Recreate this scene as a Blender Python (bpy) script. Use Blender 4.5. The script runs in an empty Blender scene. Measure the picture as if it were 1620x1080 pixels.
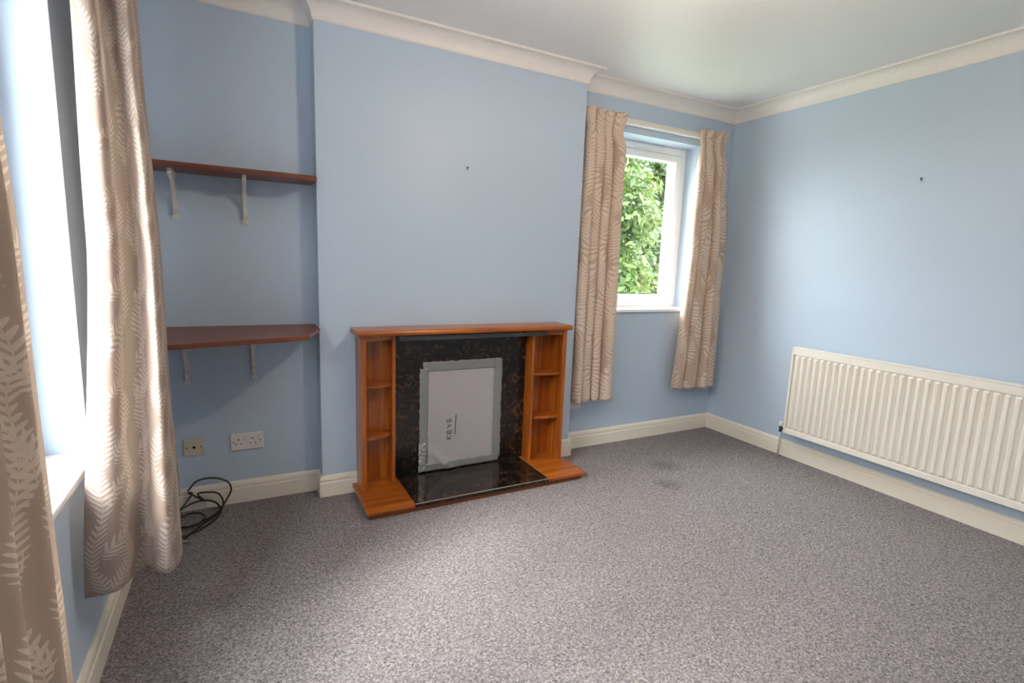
import bpy, bmesh, math, random
from mathutils import Vector, Matrix, noise

# ------------------------------------------------------------------ camera
scene = bpy.context.scene
COL = scene.collection
cam_d = bpy.data.cameras.new('camera')
cam = bpy.data.objects.new('camera', cam_d)
COL.objects.link(cam)
cam_d.sensor_fit = 'HORIZONTAL'
cam_d.sensor_width = 36.0
cam_d.lens = 814.6 / 1620 * 36.0
cam_d.clip_start = 0.02
right = Vector((0.88490613, -0.46433429, 0.03653504))
down = Vector((-0.03862402, -0.15132495, -0.98772919))
fwd = Vector((0.4641652, 0.87263648, -0.15184283))
m = Matrix((right, -down, -fwd)).transposed().to_4x4()
m.translation = Vector((-0.34424, -2.69971, 1.25))
cam.matrix_world = m
scene.camera = cam

# ------------------------------------------------------------------ world, sun, exposure
world = bpy.data.worlds.new('overcast_sky')
scene.world = world
world.use_nodes = True
wn = world.node_tree
wn.nodes.clear()
w_out = wn.nodes.new('ShaderNodeOutputWorld')
w_bg = wn.nodes.new('ShaderNodeBackground')
w_tc = wn.nodes.new('ShaderNodeTexCoord')
w_sep = wn.nodes.new('ShaderNodeSeparateXYZ')
w_ramp = wn.nodes.new('ShaderNodeValToRGB')
wn.links.new(w_tc.outputs['Generated'], w_sep.inputs[0])
wn.links.new(w_sep.outputs['Z'], w_ramp.inputs[0])
w_ramp.color_ramp.elements[0].position = 0.0
w_ramp.color_ramp.elements[0].color = (0.64, 0.65, 0.66, 1)
w_ramp.color_ramp.elements[1].position = 0.8
w_ramp.color_ramp.elements[1].color = (0.95, 0.98, 1.0, 1)
wn.links.new(w_ramp.outputs[0], w_bg.inputs[0])
w_bg.inputs[1].default_value = 17.0
# a brighter break in the cloud, high to the left beyond the chimney wall
w_dot = wn.nodes.new('ShaderNodeVectorMath')
w_dot.operation = 'DOT_PRODUCT'
wn.links.new(w_tc.outputs['Generated'], w_dot.inputs[0])
w_dot.inputs[1].default_value = Vector((-0.62, 0.62, 0.48)).normalized()
w_mr = wn.nodes.new('ShaderNodeMapRange')
w_mr.interpolation_type = 'SMOOTHERSTEP'
wn.links.new(w_dot.outputs['Value'], w_mr.inputs[0])
w_mr.inputs[1].default_value = 0.55
w_mr.inputs[2].default_value = 1.0
w_mr.inputs[3].default_value = 13.5
w_mr.inputs[4].default_value = 15.0
wn.links.new(w_mr.outputs[0], w_bg.inputs[1])
wn.links.new(w_bg.outputs[0], w_out.inputs[0])

sun_d = bpy.data.lights.new('sun', 'SUN')
sun_d.energy = 4.6
sun_d.angle = math.radians(24)
sun_d.color = (1.0, 0.965, 0.91)
sun = bpy.data.objects.new('sun', sun_d)
COL.objects.link(sun)
sun.rotation_euler = Vector((0.80, 0.34, -0.68)).to_track_quat('-Z', 'Y').to_euler()

def portal(name, loc, sx, sy, direction):
    ld = bpy.data.lights.new(name, 'AREA')
    ld.shape = 'RECTANGLE'
    ld.size = sx
    ld.size_y = sy
    ld.cycles.is_portal = True
    o = bpy.data.objects.new(name, ld)
    COL.objects.link(o)
    o.location = loc
    o.rotation_euler = Vector(direction).to_track_quat('-Z', 'Y').to_euler()
    return o

vs = scene.view_settings
vs.view_transform = 'Standard'
vs.look = 'None'
vs.gamma = 1.0
vs.exposure = 1.30
vs.use_curve_mapping = False
scene.cycles.use_denoising = True
scene.cycles.max_bounces = 12
scene.cycles.diffuse_bounces = 8
scene.cycles.transparent_max_bounces = 16
scene.cycles.caustics_reflective = False
scene.cycles.caustics_refractive = False
scene.cycles.sample_clamp_indirect = 6.0

# ------------------------------------------------------------------ dimensions
XL, XR = -0.765, 2.945          # left and right wall faces
D = 0.103                       # alcove wall face (breast face is y = 0)
BW = 1.540                      # chimney breast width (x 0 .. BW)
H = 2.40                        # ceiling
YN = -3.9                       # wall behind the camera
W1Y0, W1Y1, W1Z0, W1Z1 = -2.55, -0.805, 0.63, 2.12      # window 1 (left wall)
W2X0, W2X1, W2Z0, W2Z1 = 1.80, 2.640, 0.945, 2.118     # window 2 (right alcove)
T = 0.34                        # wall thickness

random.seed(7)

# ------------------------------------------------------------------ node helper
class G:
    """a tiny expression builder over one material's nodes"""
    def __init__(s, name):
        s.mat = bpy.data.materials.new(name)
        s.mat.use_nodes = True
        s.nt = s.mat.node_tree
        s.nt.nodes.clear()
        s.out = s.nt.nodes.new('ShaderNodeOutputMaterial')
    def n(s, t, **kw):
        nd = s.nt.nodes.new(t)
        for k, v in kw.items():
            setattr(nd, k, v)
        return nd
    def l(s, a, b):
        s.nt.links.new(a, b)
    def put(s, sock, v):
        if isinstance(v, E):
            v = v.o
        if isinstance(v, bpy.types.NodeSocket):
            s.l(v, sock)
        else:
            sock.default_value = v
    def math(s, op, *a):
        nd = s.n('ShaderNodeMath', operation=op)
        for i, v in enumerate(a):
            s.put(nd.inputs[i], v)
        return E(s, nd.outputs[0])
    def mix(s, f, a, b, mode='MIX'):
        nd = s.n('ShaderNodeMixRGB', blend_type=mode)
        s.put(nd.inputs[0], f)
        for i, v in ((1, a), (2, b)):
            if isinstance(v, tuple):
                v = (*v, 1) if len(v) == 3 else v
            s.put(nd.inputs[i], v)
        return nd.outputs[0]
    def coords(s, kind='Object', scale=(1, 1, 1), rot=(0, 0, 0)):
        tc = s.n('ShaderNodeTexCoord')
        mp = s.n('ShaderNodeMapping')
        mp.inputs['Scale'].default_value = scale
        mp.inputs['Rotation'].default_value = rot
        s.l(tc.outputs[kind], mp.inputs[0])
        return mp.outputs[0]
    def noise(s, vec, scale, detail=4, rough=0.5, dist=0.0):
        nd = s.n('ShaderNodeTexNoise')
        nd.inputs['Scale'].default_value = scale
        nd.inputs['Detail'].default_value = detail
        nd.inputs['Roughness'].default_value = rough
        nd.inputs['Distortion'].default_value = dist
        s.l(vec, nd.inputs['Vector'])
        return nd
    def ramp(s, f, stops):
        nd = s.n('ShaderNodeValToRGB')
        s.put(nd.inputs[0], f)
        el = nd.color_ramp.elements
        while len(el) < len(stops):
            el.new(0.5)
        for e, (p, c) in zip(el, stops):
            e.position = p
            e.color = (*c, 1) if len(c) == 3 else c
        return nd.outputs[0]
    def bsdf(s, color=(.8, .8, .8), rough=0.5, metal=0.0, spec=0.5, bump=None, bstr=0.3, bdist=0.01, coat=0.0):
        b = s.n('ShaderNodeBsdfPrincipled')
        s.put(b.inputs['Base Color'], (*color, 1) if isinstance(color, tuple) else color)
        s.put(b.inputs['Roughness'], rough)
        b.inputs['Metallic'].default_value = metal
        b.inputs['Specular IOR Level'].default_value = spec
        b.inputs['Coat Weight'].default_value = coat
        if bump is not None:
            bp = s.n('ShaderNodeBump')
            bp.inputs['Strength'].default_value = bstr
            bp.inputs['Distance'].default_value = bdist
            s.put(bp.inputs['Height'], bump)
            s.l(bp.outputs[0], b.inputs['Normal'])
        return b
    def done(s, shader):
        s.l(shader.outputs[0] if hasattr(shader, 'outputs') else shader, s.out.inputs[0])
        return s.mat

class E:
    def __init__(s, g, o):
        s.g, s.o = g, o
    def __add__(s, b): return s.g.math('ADD', s, b)
    def __radd__(s, b): return s.g.math('ADD', b, s)
    def __sub__(s, b): return s.g.math('SUBTRACT', s, b)
    def __rsub__(s, b): return s.g.math('SUBTRACT', b, s)
    def __mul__(s, b): return s.g.math('MULTIPLY', s, b)
    def __rmul__(s, b): return s.g.math('MULTIPLY', b, s)
    def __truediv__(s, b): return s.g.math('DIVIDE', s, b)
    def __lt__(s, b): return s.g.math('LESS_THAN', s, b)
    def __gt__(s, b): return s.g.math('GREATER_THAN', s, b)
    def abs(s): return s.g.math('ABSOLUTE', s)
    def sin(s): return s.g.math('SINE', s)
    def floor(s): return s.g.math('FLOOR', s)
    def frac(s): return s.g.math('FRACT', s)
    def max(s, b): return s.g.math('MAXIMUM', s, b)

def simple(name, color, rough=0.5, metal=0.0, spec=0.5, bscale=None, bstr=0.1, coat=0.0):
    g = G(name)
    bump = None
    c = color
    v = g.coords('Object')
    nz = g.noise(v, bscale or 40, 4)
    if bscale:
        bump = nz.outputs['Fac']
    c = g.mix(nz.outputs['Fac'], tuple(x * 0.96 for x in color), tuple(min(1, x * 1.03) for x in color))
    return g.done(g.bsdf(c, rough, metal, spec, bump, bstr, 0.002, coat))

def wall_mat(name, c):
    g = G(name)
    v = g.coords('Object')
    n1 = g.noise(v, 1.3, 3)
    n2 = g.noise(v, 260, 3)
    col = g.mix(n1.outputs['Fac'], tuple(x * 0.975 for x in c), tuple(x * 1.02 for x in c))
    return g.done(g.bsdf(col, 0.42, spec=0.35, bump=n2.outputs['Fac'], bstr=0.12, bdist=0.0015))

def wood(name, axis, dark, mid, light, rough=0.3, coat=0.3, grain=1.0):
    """veneer with the grain running along the given axis (0 x, 1 y, 2 z)"""
    g = G(name)
    sc = [34 * grain, 34 * grain, 34 * grain]
    sc[axis] = 1.6
    v = g.coords('Object', tuple(sc))
    n1 = g.noise(v, 1.0, 6, 0.6, 0.8)
    sc2 = [170, 170, 170]
    sc2[axis] = 5
    n2 = g.noise(g.coords('Object', tuple(sc2)), 1.0, 3, 0.5)
    n3 = g.noise(g.coords('Object'), 3.0, 2)
    c = g.ramp(n1.outputs['Fac'], [(0.28, dark), (0.5, mid), (0.72, light)])
    c = g.mix(g.math('MULTIPLY', n2.outputs['Fac'], 0.35), c, dark)
    c = g.mix(g.math('MULTIPLY', n3.outputs['Fac'], 0.25), c, mid)
    return g.done(g.bsdf(c, rough, spec=0.45, bump=n2.outputs['Fac'], bstr=0.08, bdist=0.001, coat=coat))

def frond_mask(g, U, V, period, half, pitch, amp, wav, slope=0.9, seed=0.0, thick=0.34):
    """rows of feathered sprigs: stems run along V, swaying, with paired leaflets"""
    Us = U / period + seed
    cell = Us.floor()
    sway = ((V / wav + cell * 1.7) * 6.2832).sin() * amp
    s = (Us.frac() - 0.5) * period - sway
    sa = s.abs()
    # sprig outline: the half width swells and shrinks along the stem
    env = ((V / (wav * 0.55) + cell * 0.37 + seed) * 3.1416).sin().abs() * 0.62 + 0.38
    w = env * half
    r = sa / w
    ph = ((V - sa * slope) / pitch + cell * 0.5).frac() - 0.5
    lens = g.math('SQRT', (1.0 - r * r).max(0.0)) * thick * 0.9
    leaf = (ph.abs() < lens) * (r < 1.0) * (sa > half * 0.05)
    stem = sa < half * 0.035
    return leaf.max(stem)

def fabric(name, base, light, kind, translucent):
    g = G(name)
    uv = g.n('ShaderNodeUVMap')
    sp = g.n('ShaderNodeSeparateXYZ')
    g.l(uv.outputs[0], sp.inputs[0])
    U0, V0 = E(g, sp.outputs[0]), E(g, sp.outputs[1])
    nz = g.noise(uv.outputs[0], 3.2 if kind == 'fern' else 4.0, 2)
    cs = g.n('ShaderNodeSeparateColor')
    g.l(nz.outputs['Color'], cs.inputs[0])
    nu, nv = E(g, cs.outputs[0]) - 0.5, E(g, cs.outputs[1]) - 0.5
    if kind == 'fern':
        U, V = U0 + nu * 0.14, V0 + nv * 0.10
        a = frond_mask(g, U, V, 0.078, 0.028, 0.0140, 0.011, 0.24, 0.80)
        # branches crossing between the upright sprigs
        Ur, Vr = U * 0.70 - V * 0.71, U * 0.71 + V * 0.70
        b = frond_mask(g, Ur, Vr, 0.095, 0.027, 0.0140, 0.012, 0.31, 0.75, 0.43)
        sel = ((U / 0.0575).floor() * 0.5).frac() > 0.25
        mask = a * (1.0 - sel) + b * sel
        mask = mask.max(a * 0.9)
    else:
        U, V = U0 + nu * 0.20, V0 + nv * 0.24
        a = frond_mask(g, U, V, 0.20, 0.115, 0.0250, 0.040, 0.60, 0.45, 0.1, 0.40)
        mask = a
    weave = g.noise(uv.outputs[0], 900, 2)
    col = g.mix(mask, base, light)
    col = g.mix(g.math('MULTIPLY', weave.outputs['Fac'], 0.25), col, tuple(x * 0.8 for x in base))
    b = g.bsdf(col, 0.85, spec=0.15, bump=weave.outputs['Fac'], bstr=0.15, bdist=0.001)
    b.inputs['Sheen Weight'].default_value = 0.15
    tr = g.n('ShaderNodeBsdfTranslucent')
    g.put(tr.inputs[0], g.mix(0.5, col, (0.95, 0.86, 0.74)))
    mx = g.n('ShaderNodeMixShader')
    mx.inputs[0].default_value = translucent
    g.l(b.outputs[0], mx.inputs[1])
    g.l(tr.outputs[0], mx.inputs[2])
    return g.done(mx)

def carpet_mat():
    g = G('grey_flecked_carpet')
    v = g.coords('Object')
    vo = g.n('ShaderNodeTexVoronoi')
    vo.inputs['Scale'].default_value = 230
    wob = g.noise(v, 60, 2)
    add = g.n('ShaderNodeVectorMath', operation='MULTIPLY_ADD')
    g.l(wob.outputs['Color'], add.inputs[0])
    add.inputs[1].default_value = (0.012, 0.012, 0.012)
    g.l(v, add.inputs[2])
    g.l(add.outputs[0], vo.inputs['Vector'])
    cs = g.n('ShaderNodeSeparateColor')
    g.l(vo.outputs['Color'], cs.inputs[0])
    n1 = g.noise(v, 95, 5, 0.7)
    n2 = g.noise(v, 2.2, 3)
    fleck = g.ramp(cs.outputs[0], [(0.0, (0.045, 0.042, 0.052)), (0.25, (0.11, 0.10, 0.112)), (0.5, (0.255, 0.228, 0.232)),
                                   (0.72, (0.39, 0.345, 0.34)), (0.9, (0.60, 0.53, 0.52)), (1.0, (0.36, 0.26, 0.23))])
    tone = g.ramp(n1.outputs['Fac'], [(0.36, (0.08, 0.073, 0.082)), (0.5, (0.25, 0.226, 0.228)), (0.64, (0.50, 0.445, 0.43))])
    c = g.mix(0.55, fleck, tone)
    c = g.mix(g.math('MULTIPLY', n2.outputs['Fac'], 0.25), c, (0.22, 0.198, 0.20))
    # two worn spots in front of the right alcove
    sp = g.n('ShaderNodeSeparateXYZ')
    g.l(v, sp.inputs[0])
    X, Y = E(g, sp.outputs[0]), E(g, sp.outputs[1])
    for (cx, cy, r) in ((1.83, -0.62, 0.10), (2.02, -0.40, 0.13)):
        dd = g.math('SQRT', (X - cx) * (X - cx) + (Y - cy) * (Y - cy)) + (E(g, n1.outputs['Fac']) - 0.5) * 0.35
        mk = g.n('ShaderNodeMapRange')
        g.put(mk.inputs[0], dd)
        mk.inputs[1].default_value = r
        mk.inputs[2].default_value = r * 0.3
        mk.inputs[3].default_value = 0.0
        mk.inputs[4].default_value = 0.45
        c = g.mix(mk.outputs[0], c, (0.09, 0.075, 0.07))
    h = g.math('ADD', vo.outputs['Distance'], n1.outputs['Fac'])
    return g.done(g.bsdf(c, 0.95, spec=0.08, bump=h, bstr=0.7, bdist=0.006))

def marble_mat(name, rough):
    g = G(name)
    v = g.coords('Object')
    n1 = g.noise(v, 14, 6, 0.65, 1.2)
    vo = g.n('ShaderNodeTexVoronoi', feature='DISTANCE_TO_EDGE')
    vo.inputs['Scale'].default_value = 24
    w = g.n('ShaderNodeVectorMath', operation='MULTIPLY_ADD')
    g.l(g.noise(v, 22, 3).outputs['Color'], w.inputs[0])
    w.inputs[1].default_value = (0.05, 0.05, 0.05)
    g.l(v, w.inputs[2])
    g.l(w.outputs[0], vo.inputs['Vector'])
    vein = g.ramp(vo.outputs['Distance'], [(0.0, (1, 1, 1)), (0.05, (0.35, 0.35, 0.35)), (0.16, (0, 0, 0))])
    pat = g.ramp(n1.outputs['Fac'], [(0.45, (0, 0, 0)), (0.62, (1, 1, 1))])
    f = g.mix(1.0, vein, pat, 'MULTIPLY')
    c = g.mix(f, (0.006, 0.005, 0.005), (0.115, 0.050, 0.022))
    c = g.mix(g.math('MULTIPLY', pat, 0.10), c, (0.10, 0.06, 0.03))
    return g.done(g.bsdf(c, rough, spec=0.5))

def glass_mat():
    g = G('window_glass')
    tr = g.n('ShaderNodeBsdfTransparent')
    tr.inputs[0].default_value = (0.97, 0.985, 0.98, 1)
    gl = g.n('ShaderNodeBsdfGlossy')
    gl.inputs['Roughness'].default_value = 0.02
    lw = g.n('ShaderNodeLayerWeight')
    lw.inputs[0].default_value = 0.5
    f = g.math('POWER', lw.outputs['Facing'], 5.0) * 0.8 + 0.03
    mx = g.n('ShaderNodeMixShader')
    g.put(mx.inputs[0], f)
    g.l(tr.outputs[0], mx.inputs[1])
    g.l(gl.outputs[0], mx.inputs[2])
    return g.done(mx)

def foliage_mat(name, a, b):
    g = G(name)
    at = g.n('ShaderNodeAttribute', attribute_name='leaf_tint')
    c = g.mix(at.outputs['Fac'], a, b)
    d = g.bsdf(c, 0.5, spec=0.3)
    tr = g.n('ShaderNodeBsdfTranslucent')
    g.put(tr.inputs[0], g.mix(0.06, c, (0.6, 0.75, 0.2)))
    mx = g.n('ShaderNodeMixShader')
    mx.inputs[0].default_value = 0.35
    g.l(d.outputs[0], mx.inputs[1])
    g.l(tr.outputs[0], mx.inputs[2])
    return g.done(mx)

M = {}
M['wall'] = wall_mat('pale_blue_wall_paint', (0.480, 0.575, 0.690))
M['ceiling'] = wall_mat('white_ceiling_paint', (0.80, 0.785, 0.785))
M['cream'] = simple('cream_gloss_paint', (0.80, 0.735, 0.63), 0.3, spec=0.5)
M['cornice'] = simple('off_white_cornice_paint', (0.80, 0.765, 0.73), 0.45)
M['upvc'] = simple('white_upvc', (0.86, 0.87, 0.88), 0.25)
M['render'] = simple('white_exterior_render', (0.80, 0.80, 0.78), 0.9, bscale=120, bstr=0.3)
M['carpet'] = carpet_mat()
TD, TM, TL = (0.14, 0.028, 0.004), (0.38, 0.095, 0.009), (0.58, 0.185, 0.018)
M['teak_z'] = wood('teak_veneer_upright', 2, TD, TM, TL)
M['teak_x'] = wood('teak_veneer_lengthwise', 0, TD, TM, TL)
M['teak_y'] = wood('teak_veneer_crosswise', 1, TD, TM, TL)
M['shelf_wood'] = wood('red_brown_shelf_wood', 0, (0.10, 0.024, 0.010), (0.19, 0.048, 0.018), (0.27, 0.075, 0.028), 0.4, 0.1)
M['plinth'] = wood('dark_teak_plinth', 0, (0.10, 0.022, 0.006), (0.20, 0.05, 0.012), (0.28, 0.08, 0.02))
M['marble'] = marble_mat('black_brown_marble', 0.22)
M['hearth'] = marble_mat('polished_hearth_marble', 0.09)
M['brass'] = simple('pale_edge_metal', (0.50, 0.42, 0.32), 0.35, 0.8)
M['sheet'] = simple('grey_white_sheet', (0.38, 0.35, 0.355), 0.5, bscale=9, bstr=0.5)
M['tape'] = simple('silver_duct_tape', (0.24, 0.245, 0.24), 0.34, 0.25, bscale=60, bstr=0.5)
M['foil'] = simple('crinkled_shiny_tape', (0.50, 0.50, 0.50), 0.2, 0.6, bscale=50, bstr=1.0)
M['ink'] = simple('black_marker_ink', (0.012, 0.012, 0.014), 0.5)
M['gun'] = simple('grey_sealing_strip', (0.095, 0.095, 0.09), 0.4, 0.2)
M['glass'] = glass_mat()
M['radiator'] = simple('warm_white_radiator_enamel', (0.82, 0.775, 0.70), 0.28)
M['chrome'] = simple('dull_chrome', (0.55, 0.55, 0.55), 0.3, 1.0)
M['copper'] = simple('painted_grey_pipe', (0.55, 0.53, 0.50), 0.4)
M['black'] = simple('black_plastic', (0.010, 0.010, 0.011), 0.35)
M['bracket'] = simple('chipped_white_iron', (0.66, 0.65, 0.61), 0.5, bscale=120, bstr=0.5)
M['socket_white'] = simple('white_socket_plastic', (0.74, 0.70, 0.67), 0.3)
M['socket_cream'] = simple('aged_cream_plastic', (0.58, 0.53, 0.42), 0.35)
M['screw'] = simple('dark_screw_steel', (0.08, 0.08, 0.08), 0.35, 0.7)
M['fern'] = fabric('fern_print_curtain_cloth', (0.345, 0.262, 0.222), (0.62, 0.535, 0.475), 'fern', 0.36)
M['zebra'] = fabric('leaf_band_curtain_cloth', (0.57, 0.43, 0.34), (0.80, 0.66, 0.545), 'leaf', 0.12)
M['leaf1'] = foliage_mat('yellow_green_leaves', (0.005, 0.022, 0.005), (0.065, 0.105, 0.018))
M['leaf2'] = foliage_mat('mid_green_leaves', (0.006, 0.020, 0.007), (0.045, 0.085, 0.030))
M['bark'] = simple('brown_bark', (0.10, 0.075, 0.055), 0.9, bscale=30, bstr=0.8)
M['grass'] = simple('garden_grass', (0.13, 0.165, 0.09), 0.95, bscale=80, bstr=0.6)
M['paving'] = simple('pale_concrete_paving', (0.74, 0.725, 0.70), 0.9, bscale=60, bstr=0.3)

# ------------------------------------------------------------------ mesh helpers
def box(bm, x0, x1, y0, y1, z0, z1, bev=0.0, seg=2):
    r = bmesh.ops.create_cube(bm, size=1.0)
    vs_ = r['verts']
    for v in vs_:
        v.co = Vector(((x0 + x1) / 2 + v.co.x * (x1 - x0), (y0 + y1) / 2 + v.co.y * (y1 - y0), (z0 + z1) / 2 + v.co.z * (z1 - z0)))
    if bev > 0:
        es = list({e for v in vs_ for e in v.link_edges})
        bmesh.ops.bevel(bm, geom=es, offset=bev, segments=seg, affect='EDGES', profile=0.5)

def prism(bm, poly, z0, z1, axis='z'):
    """extrude a closed polygon; axis gives the extrusion direction"""
    def P(a, b, c):
        return {'z': (a, b, c), 'x': (c, a, b), 'y': (a, c, b)}[axis]
    lo = [bm.verts.new(P(a, b, z0)) for a, b in poly]
    hi = [bm.verts.new(P(a, b, z1)) for a, b in poly]
    n = len(poly)
    bm.faces.new(lo[::-1])
    bm.faces.new(hi)
    for i in range(n):
        bm.faces.new((lo[i], lo[(i + 1) % n], hi[(i + 1) % n], hi[i]))
    bmesh.ops.recalc_face_normals(bm, faces=bm.faces[:])

def tube(bm, pts, r, sides=10, cap=True):
    pts = [Vector(p) for p in pts]
    rings = []
    up = Vector((0, 0, 1))
    t0 = (pts[1] - pts[0]).normalized()
    nrm = t0.cross(up)
    if nrm.length < 1e-3:
        nrm = t0.cross(Vector((1, 0, 0)))
    nrm.normalize()
    for i, p in enumerate(pts):
        t = (pts[min(i + 1, len(pts) - 1)] - pts[max(i - 1, 0)]).normalized()
        nrm = (nrm - t * nrm.dot(t)).normalized()
        b = t.cross(nrm)
        rr = r[i] if isinstance(r, (list, tuple)) else r
        rings.append([bm.verts.new(p + (nrm * math.cos(a) + b * math.sin(a)) * rr)
                      for a in (2 * math.pi * k / sides for k in range(sides))])
    for A, B in zip(rings, rings[1:]):
        for k in range(sides):
            bm.faces.new((A[k], A[(k + 1) % sides], B[(k + 1) % sides], B[k]))
    if cap:
        bm.faces.new(rings[0][::-1])
        bm.faces.new(rings[-1])

def cr(pts, n):
    """Catmull-Rom through the points, n samples in all"""
    pts = [Vector(p) for p in pts]
    P = [pts[0] * 2 - pts[1]] + pts + [pts[-1] * 2 - pts[-2]]
    out = []
    k = len(pts) - 1
    for i in range(n):
        t = i / (n - 1) * k
        j = min(int(t), k - 1)
        f = t - j
        a, b, c, d = P[j], P[j + 1], P[j + 2], P[j + 3]
        out.append(0.5 * ((2 * b) + (c - a) * f + (2 * a - 5 * b + 4 * c - d) * f * f + (3 * b - a - 3 * c + d) * f ** 3))
    return out

def obj(name, bm, mat, parent=None, smooth=False, kind=None):
    me = bpy.data.meshes.new(name)
    bm.to_mesh(me)
    bm.free()
    me.materials.append(mat)
    if smooth:
        for p in me.polygons:
            p.use_smooth = True
    o = bpy.data.objects.new(name, me)
    COL.objects.link(o)
    if parent is not None:
        o.parent = parent
        o.matrix_parent_inverse = Matrix.Translation(-parent.location)
    if kind:
        o['kind'] = kind
    return o

def B(*boxes, bev=0.0):
    bm = bmesh.new()
    for b in boxes:
        box(bm, *b, bev=bev)
    return bm

def thing(name, loc, label, cat, group=None):
    o = bpy.data.objects.new(name, None)
    COL.objects.link(o)
    o.empty_display_size = 0.05
    o.location = loc
    tag(o, label, cat, group)
    return o

def tag(o, label, cat, group=None):
    o['label'] = label
    o['category'] = cat
    if group:
        o['group'] = group
    return o

def autosmooth(o, ang=35):
    for p in o.data.polygons:
        p.use_smooth = True
    try:
        o.data.set_sharp_from_angle(angle=math.radians(ang))
    except Exception:
        pass
    return o

# ------------------------------------------------------------------ the shell
ST = 'structure'
obj('floor', B((XL - T, XR + T, YN - T, D + 0.6, -0.12, 0)), M['carpet'], kind=ST)
obj('ceiling', B((XL - T, XR + T, YN - T, D + 0.42, H, H + 0.25)), M['ceiling'], kind=ST)
obj('wall_left', B((XL - T, XL, YN, W1Y0, 0, H), (XL - T, XL, W1Y1, D + T, 0, H),
                   (XL - T, XL, W1Y0, W1Y1, 0, W1Z0), (XL - T, XL, W1Y0, W1Y1, W1Z1, H)), M['wall'], kind=ST)
obj('wall_right', B((XR, XR + T, YN, D + T, 0, H)), M['wall'], kind=ST)
obj('wall_front', B((XL, XR, YN - T, YN, 0, H)), M['wall'], kind=ST)
obj('wall_alcove_left', B((XL, 0.02, D, D + T, 0, H)), M['wall'], kind=ST)
obj('wall_alcove_right', B((BW, W2X0, D, D + T, 0, H), (W2X1, XR, D, D + T, 0, H),
                           (W2X0, W2X1, D, D + T, 0, W2Z0), (W2X0, W2X1, D, D + T, W2Z1, H)), M['wall'], kind=ST)
obj('wall_chimney_breast', B((0, BW, 0, D + T, 0, H), bev=0.003), M['wall'], kind=ST)

# mitred runs of skirting and cornice: profile (offset from wall, height) swept between two wall points
def run(bm, p0, p1, n, profile, m0, m1):
    """p0,p1 wall points; n room-side normal; m0/m1 = +1 inner corner (shortens), -1 outer corner, 0 square"""
    p0, p1, n = Vector((*p0, 0)), Vector((*p1, 0)), Vector((*n, 0))
    t = (p1 - p0).normalized()
    A, Bv = [], []
    for (o_, z) in profile:
        A.append(bm.verts.new(p0 + n * o_ + t * (o_ * m0) + Vector((0, 0, z))))
        Bv.append(bm.verts.new(p1 + n * o_ - t * (o_ * m1) + Vector((0, 0, z))))
    k = len(profile)
    for i in range(k):
        bm.faces.new((A[i], A[(i + 1) % k], Bv[(i + 1) % k], Bv[i]))
    bm.faces.new(A[::-1])
    bm.faces.new(Bv)
    bmesh.ops.recalc_face_normals(bm, faces=bm.faces[:])

SK = [(0, 0.0), (0.0155, 0.0), (0.0155, 0.074), (0.0145, 0.077), (0.0115, 0.079), (0.0115, 0.083), (0.0135, 0.086),
      (0.0130, 0.096), (0.0105, 0.105), (0.0060, 0.112), (0, 0.1136)]
CV = [(0, 2.3148), (0.0045, 2.3148), (0.006, 2.319)]
for i in range(9):
    a = i / 8 * math.pi / 2
    CV.append((0.008 + 0.060 * (1 - math.cos(a)), 2.3215 + 0.066 * math.sin(a)))
CV += [(0.0700, 2.3875), (0.0755, 2.389), (0.0775, 2.393), (0.0775, 2.40), (0, 2.40)]
runs = [
    ('left', (XL, YN), (XL, D), (1, 0), 1, 1),
    ('alcove_left', (XL, D), (0, D), (0, -1), 1, 1),
    ('breast_left_return', (0, D), (0, 0), (-1, 0), 1, -1),
    ('breast', (0, 0), (BW, 0), (0, -1), -1, -1),
    ('breast_right_return', (BW, 0), (BW, D), (1, 0), -1, 1),
    ('alcove_right', (BW, D), (XR, D), (0, -1), 1, 1),
    ('right', (XR, D), (XR, YN), (-1, 0), 1, 1),
    ('front', (XR, YN), (XL, YN), (0, 1), 1, 1),
]
ti = 1
for nm, a, b, n, m0, m1 in runs:
    if nm == 'breast':
        for nn, aa, bb, k0, k1 in (('breast_left', (0, 0), (0.174, 0), -1, 0), ('breast_right', (1.382, 0), (BW, 0), 0, -1)):
            bm = bmesh.new()
            run(bm, aa, bb, n, SK, k0, k1)
            obj('baseboard_' + nn, bm, M['cream'], kind=ST)
    else:
        bm = bmesh.new()
        run(bm, a, b, n, SK, m0, m1)
        obj('baseboard_' + nm, bm, M['cream'], kind=ST)
    bm = bmesh.new()
    run(bm, a, b, n, CV, m0, m1)
    autosmooth(obj('trim_%d' % ti, bm, M['cornice'], kind=ST), 30)
    ti += 1

# ------------------------------------------------------------------ windows
def rect_frame(bm, a0, a1, z0, z1, c0, c1, w, axis, bev=0.004):
    """four mitred bars around an opening; axis 'x' = opening runs along x"""
    def bx(p0, p1, q0, q1):
        if axis == 'x':
            box(bm, p0, p1, c0, c1, q0, q1, bev)
        else:
            box(bm, c0, c1, p0, p1, q0, q1, bev)
    bx(a0, a0 + w, z0, z1)
    bx(a1 - w, a1, z0, z1)
    bx(a0 + w - 0.001, a1 - w + 0.001, z1 - w, z1)
    bx(a0 + w - 0.001, a1 - w + 0.001, z0, z0 + w)

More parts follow.
